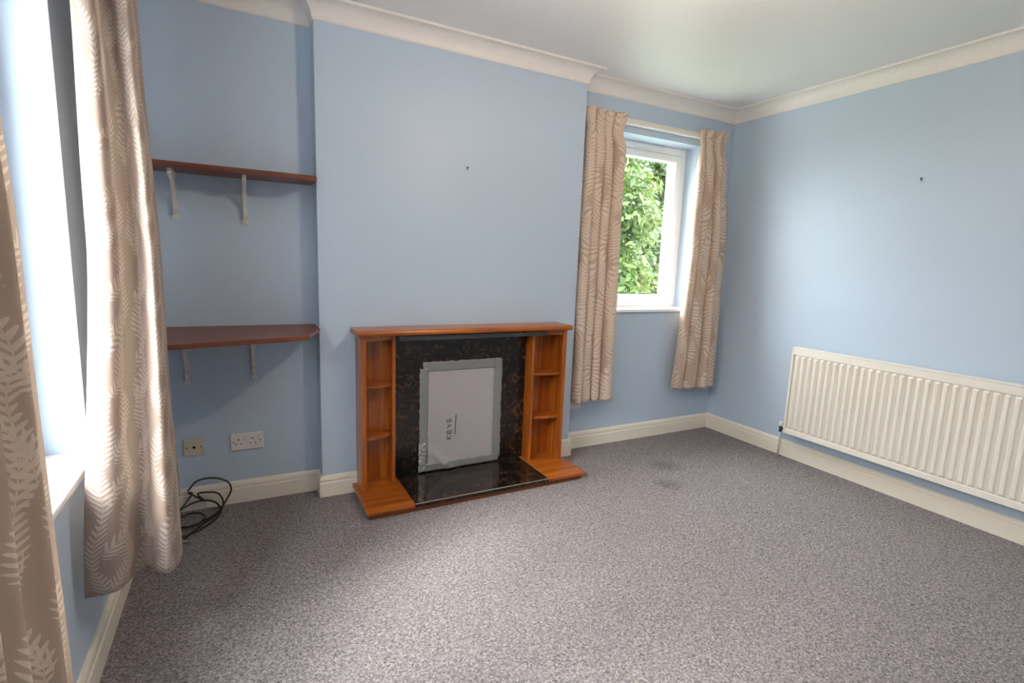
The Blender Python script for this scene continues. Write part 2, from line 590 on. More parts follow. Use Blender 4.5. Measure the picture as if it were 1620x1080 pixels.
# window 2 in the right alcove: one wide casement between the curtains
win2 = bpy.data.objects.new('window_2', None)
COL.objects.link(win2)
win2.location = ((W2X0 + W2X1) / 2, D + 0.18, W2Z0)
win2['kind'] = ST
FY = D + 0.150
bm = bmesh.new()
rect_frame(bm, W2X0, W2X1, W2Z0, W2Z1, FY, FY + 0.07, 0.048, 'x')
obj('window_frame', bm, M['upvc'], win2)
bm = bmesh.new()
rect_frame(bm, W2X0 + 0.052, W2X1 - 0.052, W2Z0 + 0.052, W2Z1 - 0.052, FY - 0.008, FY + 0.055, 0.050, 'x', 0.006)
sash = obj('sash', bm, M['upvc'], win2)
bm = B((W2X0 + 0.095, W2X1 - 0.095, FY + 0.022, FY + 0.028, W2Z0 + 0.095, W2Z1 - 0.095))
obj('pane', bm, M['glass'], sash)
bm = B((2.13, 2.42, FY - 0.014, FY - 0.004, W2Z1 - 0.036, W2Z1 - 0.016), bev=0.003)
obj('trickle_vent', bm, M['upvc'], win2)
bm = B((W2X0 - 0.02, W2X1 + 0.02, D - 0.022, FY + 0.004, W2Z0 - 0.010, W2Z0 + 0.012), bev=0.005)
obj('window_sill', bm, M['upvc'], win2)
bm = B((W2X1 - 0.001, W2X1 + 0.004, FY + 0.05, D + T + 0.002, W2Z0, W2Z1),
       (W2X0 - 0.004, W2X0 + 0.001, FY + 0.05, D + T + 0.002, W2Z0, W2Z1),
       (W2X0 - 0.03, W2X1 + 0.03, FY + 0.05, D + T + 0.04, W2Z0 - 0.02, W2Z0 + 0.014))
obj('outer_reveal', bm, M['render'], win2)

# window 1 in the left wall: three lights side by side
win1 = bpy.data.objects.new('window_1', None)
COL.objects.link(win1)
win1.location = (XL - 0.2, (W1Y0 + W1Y1) / 2, W1Z0)
win1['kind'] = ST
FX = XL - 0.13
bm = bmesh.new()
rect_frame(bm, W1Y0, W1Y1, W1Z0, W1Z1, FX - 0.07, FX, 0.05, 'y')
span = (W1Y1 - W1Y0) / 3
for k in (1, 2):
    box(bm, FX - 0.07, FX, W1Y0 + span * k - 0.03, W1Y0 + span * k + 0.03, W1Z0 + 0.04, W1Z1 - 0.04, 0.004)
obj('window_frame', bm, M['upvc'], win1)
for k in range(3):
    y0, y1 = W1Y0 + span * k + (0.05 if k == 0 else 0.03), W1Y0 + span * (k + 1) - (0.05 if k == 2 else 0.03)
    bm = bmesh.new()
    rect_frame(bm, y0, y1, W1Z0 + 0.052, W1Z1 - 0.052, FX - 0.055, FX + 0.008, 0.045, 'y', 0.006)
    s_ = obj('sash', bm, M['upvc'], win1)
    obj('pane', B((FX - 0.03, FX - 0.024, y0 + 0.04, y1 - 0.04, W1Z0 + 0.09, W1Z1 - 0.09)), M['glass'], s_)
obj('window_sill', B((FX - 0.004, XL + 0.022, W1Y0 - 0.02, W1Y1 + 0.02, W1Z0 - 0.010, W1Z0 + 0.012), bev=0.005), M['upvc'], win1)

portal('sky_portal_1', (XL - T - 0.02, (W1Y0 + W1Y1) / 2, (W1Z0 + W1Z1) / 2), W1Y1 - W1Y0, W1Z1 - W1Z0, (1, 0, 0))
portal('sky_portal_2', ((W2X0 + W2X1) / 2, D + T + 0.06, (W2Z0 + W2Z1) / 2), W2X1 - W2X0, W2Z1 - W2Z0, (0, -1, 0))

# the bare pendant bulb in the middle of the ceiling, lit
LX, LY, LZ = 1.05, -1.55, 2.12
pl = bpy.data.lights.new('pendant_bulb', 'POINT')
pl.energy = 12.0
pl.color = (1.0, 0.80, 0.60)
pl.shadow_soft_size = 0.035
plo = bpy.data.objects.new('pendant_bulb', pl)
COL.objects.link(plo)
plo.location = (LX, LY, LZ)
bm = bmesh.new()
tube(bm, [(LX, LY, H - 0.0005), (LX, LY, H - 0.022)], [0.045, 0.036], 24)
tube(bm, [(LX, LY, H - 0.02), (LX, LY, LZ + 0.075)], 0.003, 8)
tube(bm, [(LX, LY, LZ + 0.08), (LX, LY, LZ + 0.045)], [0.012, 0.017], 16)
obj('ceiling_rose', bm, M['upvc'], kind=ST)

# ------------------------------------------------------------------ fireplace
fp = thing('fireplace_surround', (0.775, -0.15, 0), 'teak fireplace surround with open side niches and marble back panel on the chimney breast', 'fireplace')
ZB = 0.052
Z1_ = 0.862
# plinth and the two timber ends of the hearth
obj('plinth', B((0.166, 1.394, -0.352, -0.001, 0.0, 0.030)), M['plinth'], fp)
bm = bmesh.new()
box(bm, 0.150, 0.3855, -0.372, -0.001, 0.0305, ZB, 0.003)
obj('base_board', bm, M['teak_x'], fp)
bm = bmesh.new()
box(bm, 1.1605, 1.410, -0.372, -0.001, 0.0305, ZB, 0.003)
obj('base_board', bm, M['teak_x'], fp)
ht = obj('hearth_slab', B((0.3865, 1.1590, -0.374, -0.020, 0.0305, ZB - 0.0005), bev=0.0015), M['hearth'], fp)
obj('edge_trim', B((0.3865, 1.1605, -0.3752, -0.3735, ZB - 0.004, ZB + 0.0008), (1.1588, 1.1606, -0.375, -0.02, ZB - 0.004, ZB + 0.0008)), M['brass'], ht)
obj('marble_panel', B((0.362, 1.19, -0.020, -0.001, ZB, 0.858)), M['marble'], fp)
obj('sealing_strip', B((0.375, 1.262, -0.122, -0.112, 0.829, 0.852), bev=0.001), M['gun'], fp)

def niche(x_out, x_in, y_out, y_in):
    """one side tower: outer and inner uprights, back, top rail and two bowed shelves"""
    sgn = 1 if x_in > x_out else -1
    t = 0.017
    def seg(xa, xb):
        return (min(xa, xb), max(xa, xb))
    a = seg(x_out, x_out + sgn * t)
    bm = B((*a, y_out + 0.004, -0.001, ZB, Z1_))
    obj('side_panel', bm, M['teak_z'], fp)
    a = seg(x_out - sgn * 0.001, x_out + sgn * 0.026)
    bm = bmesh.new()
    box(bm, *a, y_out - 0.006, y_out + 0.010, ZB, Z1_, 0.003)
    obj('front_stile', bm, M['teak_z'], fp)
    a = seg(x_in, x_in - sgn * t)
    bm = B((*a, y_in + 0.002, -0.001, ZB, Z1_))
    obj('side_panel', bm, M['teak_z'], fp)
    a = seg(x_in + sgn * 0.0005, x_in - sgn * 0.019)
    bm = bmesh.new()
    box(bm, *a, y_in - 0.008, y_in + 0.004, ZB, Z1_, 0.003)
    obj('front_stile', bm, M['teak_z'], fp)
    a = seg(x_out + sgn * t, x_in - sgn * t)
    obj('back_panel', B((*a, -0.010, -0.001, ZB, Z1_)), M['teak_z'], fp)
    bm = bmesh.new()
    xa, xb = x_out + sgn * 0.026, x_in - sgn * 0.019
    prism(bm, [(xa, y_out + 0.004), (xb, y_in + 0.0), (xb, y_in + 0.014), (xa, y_out + 0.018)], Z1_ - 0.030, Z1_)
    obj('top_rail', bm, M['teak_x'], fp)
    for z in ((0.598, 0.325)):
        bm = bmesh.new()
        xa, xb = x_out + sgn * t, x_in - sgn * t
        poly = [(xa, -0.010), (xa, y_out + 0.030)]
        for i in range(1, 10):
            f = i / 10
            poly.append((xa + (xb - xa) * f, (y_out + 0.030) * (1 - f) + (y_in + 0.012) * f - 0.010 * math.sin(math.pi * f)))
        poly += [(xb, y_in + 0.012), (xb, -0.010)]
        prism(bm, poly, z - 0.015, z)
        obj('niche_shelf', bm, M['teak_x'], fp)

niche(0.174, 0.362, -0.138, -0.082)
niche(1.385, 1.178, -0.146, -0.092)
# fluted lining between the inner upright and the marble on the right
bm = bmesh.new()
for k in range(5):
    tube(bm, [(1.181, -0.075 + k * 0.012, ZB), (1.181, -0.075 + k * 0.012, Z1_)], 0.004, 8)
obj('fluted_lining', bm, M['teak_z'], fp, smooth=True)
# mantel: rounded front edge
bm = bmesh.new()
prof = []
YF = -0.178
for i in range(9):
    a = -math.pi / 2 + i / 8 * math.pi
    prof.append((YF + 0.0145 - 0.0145 * math.cos(a), 0.8775 + 0.0145 * math.sin(a)))
poly = [(-0.001, 0.863)] + prof + [(-0.001, 0.892)]
prism(bm, poly, 0.150, 1.408, 'x')
bmesh.ops.bevel(bm, geom=[e for e in bm.edges if abs((e.verts[0].co - e.verts[1].co).x) < 1e-5 and e.verts[0].co.y < -0.01], offset=0.004, segments=2, affect='EDGES')
autosmooth(obj('mantel_shelf', bm, M['teak_x'], fp), 40)

# taped sheet: a thing of its own, stuck on the marble
sh = thing('taped_sheet', (0.77, -0.024, ZB + 0.002), 'grey sheet taped over the fireplace opening, KEYS handwritten sideways on it', 'sheet')

def patch(x0, x1, z0, z1, y, nx, nz, amp, freq, mat, name, parent, edge=0.0, thick=0.0012, fn=None, sd=0.0):
    bm = bmesh.new()
    g_ = [[None] * (nz + 1) for _ in range(nx + 1)]
    for i in range(nx + 1):
        for j in range(nz + 1):
            u, v = i / nx, j / nz
            x, z = x0 + (x1 - x0) * u, z0 + (z1 - z0) * v
            e = noise.noise(Vector((x * 35, z * 35, sd))) * edge
            if i in (0, nx): x += e
            if j in (0, nz): z += e
            yy = y - abs(noise.noise(Vector((x * freq, z * freq, 3.3 + sd)))) * amp
            if fn:
                yy -= fn(x, z)
            g_[i][j] = bm.verts.new((x, yy, z))
    for i in range(nx):
        for j in range(nz):
            bm.faces.new((g_[i][j], g_[i + 1][j], g_[i + 1][j + 1], g_[i][j + 1]))
    r = bmesh.ops.extrude_face_region(bm, geom=bm.faces[:])
    for v in [q_ for q_ in r['geom'] if isinstance(q_, bmesh.types.BMVert)]:
        v.co.y += thick
    bmesh.ops.recalc_face_normals(bm, faces=bm.faces[:])
    return obj(name, bm, mat, parent, smooth=True)

def curl(x, z):
    # lifted lower edge of the sheet
    return 0.018 * math.exp(-((x - 0.60 - (0.16 - z) * 0.9) / 0.035) ** 2) * max(0, min(1, (0.22 - z) / 0.12)) \
        + 0.002 * math.exp(-(((x - 0.88) ** 2 + (z - 0.22) ** 2) / 0.00012)) + 0.002 * math.exp(-(((x - 0.915) ** 2 + (z - 0.14) ** 2) / 0.0001))
patch(0.545, 0.985, 0.082, 0.648, -0.0222, 60, 76, 0.0010, 7, M['sheet'], 'sheet_panel', sh, thick=0.001, fn=curl)
patch(0.533, 1.010, 0.635, 0.690, -0.0255, 60, 8, 0.0008, 30, M['tape'], 'tape_strip', sh, 0.004, sd=1)
patch(0.968, 1.020, 0.075, 0.686, -0.0260, 8, 70, 0.0016, 26, M['tape'], 'tape_strip', sh, 0.006, sd=2)
patch(0.512, 0.562, 0.100, 0.655, -0.0262, 8, 70, 0.0022, 30, M['tape'], 'tape_strip', sh, 0.006, sd=3)
patch(0.540, 1.012, 0.0575, 0.098, -0.0275, 60, 8, 0.0030, 30, M['tape'], 'tape_strip', sh, 0.005, sd=4, fn=lambda x, z: 0.6 * curl(x, z))
fo = patch(0.508, 0.548, 0.0575, 0.225, -0.0290, 20, 60, 0.0070, 48, M['foil'], 'crinkled_tape', sh, 0.006, sd=5)
fo['label'] = 'shiny crinkled tape end'

def stroke(bm, pts, r=0.0016):
    tube(bm, cr([(x, -0.0256 - curl(x, z), z) for x, z in pts], 3 * len(pts) + 2), r, 6)
bm = bmesh.new()
lx = 0.690
# lettering turned a quarter turn: its top faces left
stroke(bm, [(lx + 0.010, 0.330), (lx + 0.012, 0.344), (lx + 0.002, 0.350), (lx - 0.001, 0.338), (lx - 0.011, 0.334), (lx - 0.014, 0.350)])
stroke(bm, [(lx - 0.012, 0.300), (lx + 0.012, 0.316)])
stroke(bm, [(lx - 0.008, 0.318), (lx + 0.001, 0.308)])
stroke(bm, [(lx + 0.012, 0.262), (lx - 0.012, 0.264)])
for k in (-0.012, 0.0, 0.012):
    stroke(bm, [(lx + k, 0.263), (lx + k + 0.001, 0.283)])
stroke(bm, [(lx - 0.014, 0.230), (lx + 0.012, 0.232)])
stroke(bm, [(lx - 0.014, 0.250), (lx - 0.001, 0.234), (lx + 0.012, 0.252)])
stroke(bm, [(0.731, 0.372), (0.7285, 0.32), (0.726, 0.253)], 0.0017)
obj('handwriting', bm, M['ink'], sh)

# ------------------------------------------------------------------ alcove shelves and brackets
def shelf(name, poly, z0, z1, label):
    bm = bmesh.new()
    prism(bm, poly, z0, z1)
    es = [e for e in bm.edges if abs(e.verts[0].co.z - e.verts[1].co.z) < 1e-6]
    bmesh.ops.bevel(bm, geom=es, offset=0.003, segments=2, affect='EDGES')
    o = obj(name, bm, M['shelf_wood'])
    tag(o, label, 'shelf')
    return o

def arc(cx, cy, r, a0, a1, n=7):
    return [(cx + r * math.cos(math.radians(a0 + (a1 - a0) * i / n)), cy + r * math.sin(math.radians(a0 + (a1 - a0) * i / n))) for i in range(n + 1)]
shelf('wall_shelf', [(XL + 0.002, D - 0.002), (XL + 0.002, -0.098)] + arc(-0.030, -0.074, 0.024, -90, 0) + [(-0.006, D - 0.002)], 1.588, 1.610,
      'upper red-brown wooden shelf in the alcove left of the chimney breast')
shelf('wall_shelf', [(XL + 0.002, D - 0.002), (XL + 0.002, -0.485), (-0.583, -0.445), (-0.18, -0.345), (-0.115, -0.322), (-0.080, -0.292), (-0.030, -0.145)] +
      arc(-0.030, -0.075, 0.024, -30, 10, 4) + [(-0.006, D - 0.002)], 0.880, 0.900,
      'lower deep wooden shelf with a clipped corner in the left alcove')

def bracket(x, zt, arm, drop, label, tilt=0.0):
    """cast scroll bracket: wall leg, arm under the shelf, curved brace"""
    t = thing('shelf_bracket', (x, D, zt), label, 'bracket', None)
    w = 0.0075
    def ribbon(pts, th, nm):
        bm = bmesh.new()
        c = cr([(0, y, z) for y, z in pts], 26)
        L_, R_ = [], []
        for i, p in enumerate(c):
            tt = (c[min(i + 1, 25)] - c[max(i - 1, 0)]).normalized()
            n_ = Vector((0, -tt.z, tt.y))
            hh = (th[i * (len(th) - 1) // 25] if isinstance(th, list) else th)
            L_.append(p + n_ * hh)
            R_.append(p - n_ * hh)
        poly = [(p.y, p.z) for p in L_] + [(p.y, p.z) for p in R_[::-1]]
        prism(bm, [(D + a, zt + b) for a, b in poly], x - w, x + w, 'x')
        return obj(nm, bm, M['bracket'], t)
    # wall leg with waisted knobs
    bm = bmesh.new()
    prof = []
    for i in range(25):
        f = i / 24
        ww = 0.0085 + 0.0028 * math.cos(f * 2 * math.pi * 3.0) + (0.004 if f > 0.9 else 0)
        prof.append((f, ww))
    poly = [(x + ww, zt - f * drop) for f, ww in prof] + [(x - ww, zt - f * drop) for f, ww in prof[::-1]]
    prism(bm, poly, D - 0.006, D - 0.0005, 'y')
    obj('wall_leg', bm, M['bracket'], t)
    bm = bmesh.new()
    box(bm, x - 0.009, x + 0.009, D - arm, D - 0.001, zt - 0.006, zt - 0.0005, 0.0015)
    obj('shelf_arm', bm, M['bracket'], t)
    ribbon([(-arm + 0.012, -0.004), (-arm + 0.004, -0.020), (-arm + 0.022, -0.030), (-arm * 0.62, -0.034), (-arm * 0.40, -drop * 0.30),
            (-arm * 0.22, -drop * 0.50), (-0.018, -drop * 0.64), (-0.012, -drop * 0.74), (-0.020, -drop * 0.80), (-0.008, -drop * 0.88)], 0.0050, 'scroll_brace')
    for zz in (-drop * 0.70, -drop * 0.93):
        bm = bmesh.new()
        tube(bm, [(x, D - 0.010, zt + zz), (x, D - 0.004, zt + zz)], 0.006, 12)
        obj('screw_head', bm, M['bracket'], t)
    return t
bracket(-0.585, 1.588, 0.165, 0.200, 'white iron scroll bracket under the upper alcove shelf, nearer the curtain')
bracket(-0.308, 1.588, 0.165, 0.205, 'white iron scroll bracket under the upper alcove shelf, nearer the chimney breast')
bracket(-0.578, 0.880, 0.215, 0.252, 'chipped white bracket under the lower deep shelf, nearer the curtain')
bracket(-0.298, 0.880, 0.215, 0.248, 'chipped white bracket under the lower deep shelf, nearer the chimney breast')

# ------------------------------------------------------------------ sockets and small fixings
def hole(bm, x, z, y, rx, rz):
    box(bm, x - rx, x + rx, y - 0.0008, y + 0.0006, z - rz, z + rz, min(rx, rz) * 0.4, 2)

def double_socket(xc, zc, yw, label):
    t = thing('double_socket', (xc, yw, zc), label, 'socket')
    bm = B((xc - 0.073, xc + 0.073, yw - 0.009, yw - 0.0005, zc - 0.043, zc + 0.043), bev=0.0035)
    obj('face_plate', bm, M['socket_white'], t)
    yf = yw - 0.009
    for s in (-1, 1):
        cx = xc - 0.034 if s < 0 else xc + 0.030
        bm = bmesh.new()
        hole(bm, cx - 0.004, zc + 0.012, yf, 0.0028, 0.0050)
        hole(bm, cx - 0.016, zc - 0.011, yf, 0.0045, 0.0022)
        hole(bm, cx + 0.008, zc - 0.011, yf, 0.0045, 0.0022)
        obj('pin_hole', bm, M['black'], t)
        sx = cx + 0.030
        fr = obj('rocker_switch', B((sx - 0.0075, sx + 0.0075, yf - 0.0035, yf + 0.001, zc + 0.006, zc + 0.030), bev=0.0015), M['socket_white'], t)
        obj('switch_surround', B((sx - 0.0095, sx + 0.0095, yf - 0.0006, yf + 0.001, zc + 0.004, zc + 0.032), bev=0.001), M['copper'], t)
    for s in (-1, 1):
        bm = bmesh.new()
        tube(bm, [(xc + s * 0.0605, yf - 0.0008, zc - 0.0), (xc + s * 0.0605, yf + 0.0005, zc - 0.0)], 0.0032, 12)
        obj('screw', bm, M['screw'], t)
    return t
double_socket(-0.3405, 0.3165, D, 'white double wall socket in the left alcove, right of the aerial plate')
double_socket(1.622, 0.322, D, 'white double wall socket low beside the chimney breast, half behind the curtain')

t = thing('aerial_socket', (-0.568, D, 0.315), 'square cream aerial socket plate low in the left alcove', 'socket')
obj('face_plate', B((-0.6105, -0.5255, D - 0.009, D - 0.0005, 0.2725, 0.3575), bev=0.003), M['socket_cream'], t)
bm = bmesh.new()
tube(bm, [(-0.568, D - 0.0105, 0.315), (-0.568, D - 0.008, 0.315)], 0.0065, 16)
obj('coax_hole', bm, M['black'], t)
for s in (-1, 1):
    bm = bmesh.new()
    tube(bm, [(-0.568 + s * 0.030, D - 0.0100, 0.3155), (-0.568 + s * 0.030, D - 0.008, 0.3155)], 0.0034, 12)
    obj('screw', bm, M['screw'], t)

def hook(loc, n, label):
    """picture pin and its little loop"""
    t = thing('wall_hook', loc, label, 'hook')
    p, n = Vector(loc), Vector(n)
    bm = bmesh.new()
    tube(bm, [p + n * 0.0005, p + n * 0.012], 0.0022, 8)
    tube(bm, [p + n * 0.011, p + n * 0.014], 0.0045, 12)
    obj('pin', bm, M['screw'], t)
    s = n.cross(Vector((0, 0, 1)))
    bm = bmesh.new()
    tube(bm, cr([p + n * 0.003 + s * 0.006 + Vector((0, 0, 0.006)), p + n * 0.004 + Vector((0, 0, -0.004)), p + n * 0.009 + Vector((0, 0, -0.013)),
                 p + n * 0.014 + Vector((0, 0, -0.008))], 12), 0.0016, 6)
    obj('hook_loop', bm, M['screw'], t)
hook((0.776, 0, 1.748), (0, -1, 0), 'tiny picture hook on the chimney breast above the fireplace')
hook((XR, -1.167, 1.778), (-1, 0, 0), 'tiny dark picture hook on the right wall above the radiator')

# ------------------------------------------------------------------ radiator
RX0, RX1 = XR - 0.085, XR - 0.030
RY0, RY1 = -0.610, -2.450
RZ0, RZ1 = 0.182, 0.768
rad = thing('radiator', (XR - 0.06, (RY0 + RY1) / 2, RZ0), 'long cream white panel radiator with upright ribs on the right wall', 'radiator')
bm = bmesh.new()
pitch = 0.0405
zs = [RZ0 + 0.034, RZ0 + 0.050, RZ1 - 0.062, RZ1 - 0.048]
cols = []
y = RY0 - 0.012
ypts = [(y, 0.0)]
n_r = int((RY0 - RY1 - 0.03) / pitch)
for k in range(n_r):
    a = RY0 - 0.014 - k * pitch
    for f, d in ((0.0, 0.0), (0.16, 0.0), (0.28, 0.30), (0.36, 0.85), (0.44, 1.0), (0.74, 1.0), (0.82, 0.85), (0.90, 0.30)):
        ypts.append((a - f * pitch, d))
ypts.append((RY1 + 0.012, 0.0))
dep = 0.0135
for (yy, d) in ypts:
    cols.append([bm.verts.new((RX0 + 0.011 - dep * d * (0.0 if j in (0, 3) else 1.0), yy, z)) for j, z in enumerate(zs)])
for A, Bc in zip(cols, cols[1:]):
    for j in range(3):
        bm.faces.new((A[j], Bc[j], Bc[j + 1], A[j + 1]))
bmesh.ops.recalc_face_normals(bm, faces=bm.faces[:])
ri = autosmooth(obj('ribbed_panel', bm, M['radiator'], rad), 22)
bm = bmesh.new()
box(bm, RX0 + 0.002, RX0 + 0.014, RY1, RY0, RZ1 - 0.050, RZ1 - 0.0062, 0.003)
obj('top_band', bm, M['radiator'], rad)
bm = bmesh.new()
box(bm, RX0 + 0.002, RX0 + 0.014, RY1, RY0, RZ0, RZ0 + 0.036, 0.003)
obj('bottom_band', bm, M['radiator'], rad)
obj('top_grille', B((RX0, RX1, RY1 - 0.001, RY0 + 0.001, RZ1 - 0.006, RZ1), bev=0.002), M['radiator'], rad)
obj('end_cover', B((RX0, RX1, RY0 - 0.010, RY0 + 0.002, RZ0, RZ1 - 0.006), bev=0.002), M['radiator'], rad)
obj('end_cover', B((RX0, RX1, RY1 - 0.002, RY1 + 0.010, RZ0, RZ1 - 0.006), bev=0.002), M['radiator'], rad)
obj('rear_panel', B((RX1 - 0.010, RX1 - 0.002, RY1 + 0.01, RY0 - 0.01, RZ0 + 0.01, RZ1 - 0.01)), M['radiator'], rad)
for yy in (-0.85, -2.2):
    obj('wall_mount', B((RX1 - 0.004, XR - 0.0005, yy - 0.015, yy + 0.015, RZ0 + 0.06, RZ1 - 0.06)), M['chrome'], rad)
def lathe_z(bm, x, y, prof, sides=16):
    rings = [[bm.verts.new((x + r * math.cos(2 * math.pi * k / sides), y + r * math.sin(2 * math.pi * k / sides), z)) for k in range(sides)] for r, z in prof]
    for A, Bc in zip(rings, rings[1:]):
        for k in range(sides):
            bm.faces.new((A[k], A[(k + 1) % sides], Bc[(k + 1) % sides], Bc[k]))
    bm.faces.new(rings[0][::-1])
    bm.faces.new(rings[-1])
vx, vy = RX0 + 0.028, RY0 + 0.038
bm = bmesh.new()
lathe_z(bm, vx, vy, [(0.008, 0.175), (0.011, 0.178), (0.011, 0.190), (0.009, 0.192), (0.009, 0.205), (0.012, 0.207), (0.012, 0.216), (0.008, 0.218)])
tube(bm, [(vx, vy, 0.198), (vx, RY0 - 0.004, 0.198)], 0.0085, 12)
vb = autosmooth(obj('valve_body', bm, M['screw'], rad))
vb['label'] = 'dark valve body'
bm = bmesh.new()
lathe_z(bm, vx, vy, [(0.012, 0.2165), (0.0135, 0.219), (0.0125, 0.243), (0.010, 0.246)])
autosmooth(obj('valve_cap', bm, M['upvc'], vb))
bm = bmesh.new()
tube(bm, [(vx, vy, 0.0005), (vx, vy, 0.176)], 0.0058, 12)
obj('feed_pipe', bm, M['copper'], rad, smooth=True)

# ------------------------------------------------------------------ curtains
def curtain(name, rows, nz, nu, mat, label, group=None, heading=True, thick=0.0022, uoff=0.0):
    """rows: list of (z, [(x, y), ...]) plans from hem to top, the same number of points in each"""
    rows = sorted(rows, key=lambda r: r[0])
    plans = [(z, cr([(x, y, 0) for x, y in p], nu)) for z, p in rows]
    bm = bmesh.new()
    uvl = bm.loops.layers.uv.new('UVMap')
    grid = []
    ztop, zbot = rows[-1][0], rows[0][0]
    # cloth length across, taken from the hem plan
    acc = [0.0]
    for a, b in zip(plans[0][1], plans[0][1][1:]):
        acc.append(acc[-1] + (b - a).length)
    for j in range(nz + 1):
        z = zbot + (ztop - zbot) * j / nz
        k = 0
        while k < len(plans) - 2 and z > plans[k + 1][0]:
            k += 1
        za, A = plans[k]
        zb, Bp = plans[k + 1]
        f = min(1, max(0, (z - za) / (zb - za)))
        f = f * f * (3 - 2 * f) * 0.5 + f * 0.5
        row = []
        for i in range(nu):
            p = A[i].lerp(Bp[i], f)
            wv = noise.noise(Vector((acc[i] * 6, z * 2.2, uoff))) * 0.006
            zz = z + (0.0025 * math.sin(acc[i] * 38) if j == 0 else 0)
            row.append(bm.verts.new((p.x + wv * 0.6, p.y - wv, zz)))
        grid.append(row)
    for j in range(nz):
        for i in range(nu - 1):
            fc = bm.faces.new((grid[j][i], grid[j][i + 1], grid[j + 1][i + 1], grid[j + 1][i]))
            for lp, (ii, jj) in zip(fc.loops, ((i, j), (i + 1, j), (i + 1, j + 1), (i, j + 1))):
                lp[uvl].uv = (uoff + acc[ii], zbot + (ztop - zbot) * jj / nz)
    o = obj(name, bm, mat, smooth=True)
    md = o.modifiers.new('thickness', 'SOLIDIFY')
    md.thickness = thick
    md.offset = 0
    tag(o, label, 'curtain', group)
    return o

YC = D - 0.085
def alcove_curtain(tl, tr, ml, mr, bl, br, label, seed, uoff, ztop, zhem, nf=6):
    N = 25 * nf + 1
    rnd = random.Random(seed)
    cuts = [0.0]
    for k in range(nf):
        cuts.append(cuts[-1] + rnd.uniform(0.65, 1.35))
    cuts = [c / cuts[-1] for c in cuts]
    deep = [rnd.uniform(0.75, 1.25) for k in range(nf)]
    def plan(x0, x1, amp, power, bulge, lean=0.0):
        """rounded tubes of cloth with narrow valleys between them"""
        pts = []
        for i in range(N):
            f = i / (N - 1)
            k = min(nf - 1, max(j for j in range(nf) if f >= cuts[j] - 1e-9))
            g_ = (f - cuts[k]) / (cuts[k + 1] - cuts[k])
            h_ = math.sin(math.pi * g_) ** power
            u = cuts[k] + (cuts[k + 1] - cuts[k]) * (g_ - bulge * math.sin(2 * math.pi * g_) / 6.28)
            pts.append((x0 + (x1 - x0) * u + lean * h_, YC + 0.030 - amp * deep[k] * h_))
        return pts
    return curtain('curtain', [
        (ztop, plan(tl, tr, 0.040, 0.9, 0.2, 0.006)), (ztop - 0.06, plan(tl + 0.006, tr - 0.006, 0.026, 0.6, 0.2)),
        (ztop - 0.105, plan(tl + 0.018, tr - 0.018, 0.026, 0.9, 0.3)), (ztop - 0.125, plan(tl + 0.018, tr - 0.018, 0.026, 0.9, 0.3)),
        (ztop - 0.22, plan(tl + 0.006, tr - 0.006, 0.054, 0.8, 0.9, -0.004)),
        (ztop - 0.75, plan(ml, mr, 0.072, 0.85, 1.0, -0.008)), (zhem + 0.35, plan((ml + bl) / 2, (mr + br) / 2, 0.084, 0.85, 1.0, -0.012)),
        (zhem, plan(bl, br, 0.088, 0.85, 1.0, -0.012))], 110, 420, M['zebra'], label, 'curtains at the alcove window', uoff=uoff)

alcove_curtain(1.568, 1.880, 1.560, 1.860, 1.556, 1.868, 'beige leaf-patterned curtain at the alcove window, beside the chimney breast', 3, 0.0, 2.205, 0.360, 4)
alcove_curtain(2.540, 2.822, 2.522, 2.865, 2.465, 2.868, 'beige leaf-patterned curtain at the alcove window, beside the corner of the room', 8, 0.7, 2.215, 0.372, 4)

# fern-print curtains at the big left window
OX = XL
hem1 = [(-0.740, -1.080), (-0.700, -1.086), (-0.668, -1.070), (-0.645, -1.010), (-0.615, -0.975), (-0.588, -1.020), (-0.553, -1.035), (-0.536, -0.980), (-0.545, -0.90), (-0.640, -0.86), (-0.650, -0.80), (-0.575, -0.76), (-0.570, -0.66), (-0.655, -0.62), (-0.660, -0.55), (-0.580, -0.50), (-0.600, -0.44), (-0.68, -0.42)]
mid1 = [(-0.697, -0.955), (-0.664, -0.985), (-0.636, -0.985), (-0.628, -0.920), (-0.602, -0.890), (-0.582, -0.930), (-0.558, -0.970), (-0.546, -0.940), (-0.552, -0.86), (-0.640, -0.83), (-0.640, -0.77), (-0.575, -0.73), (-0.580, -0.67), (-0.650, -0.64), (-0.650, -0.59), (-0.590, -0.56), (-0.610, -0.51), (-0.67, -0.49)]
top1 = [(-0.690, -0.915), (-0.672, -0.930), (-0.650, -0.925), (-0.648, -0.860), (-0.630, -0.830), (-0.612, -0.860), (-0.592, -0.875), (-0.585, -0.840), (-0.590, -0.79), (-0.650, -0.77), (-0.650, -0.73), (-0.595, -0.70), (-0.600, -0.66), (-0.655, -0.64), (-0.650, -0.60), (-0.600, -0.57), (-0.620, -0.54), (-0.665, -0.52)]
curtain('curtain', [(0.325, hem1), (1.25, mid1), (2.20, top1)], 90, 300, M['fern'],
        'fern-print curtain bunched at the far side of the bright left window', 'fern-print curtains', uoff=0.0)
hem2 = [(OX + 0.120 + 0.055 * math.sin(i * 1.9), -1.700 - 0.026 * i) for i in range(16)]
hem2[0] = (OX + 0.115, -1.655)
hem2[1] = (OX + 0.150, -1.700)
mid2 = [(x - 0.006, y - 0.02 + 0.003 * i) for i, (x, y) in enumerate(hem2)]
top2 = [(OX + 0.10 + (x - OX - 0.12) * 0.6, y - 0.08 + 0.004 * i) for i, (x, y) in enumerate(hem2)]
curtain('curtain', [(0.325, hem2), (1.25, mid2), (2.20, top2)], 90, 260, M['fern'],
        'fern-print curtain at the left edge of view, nearest the camera', 'fern-print curtains', uoff=2.3)

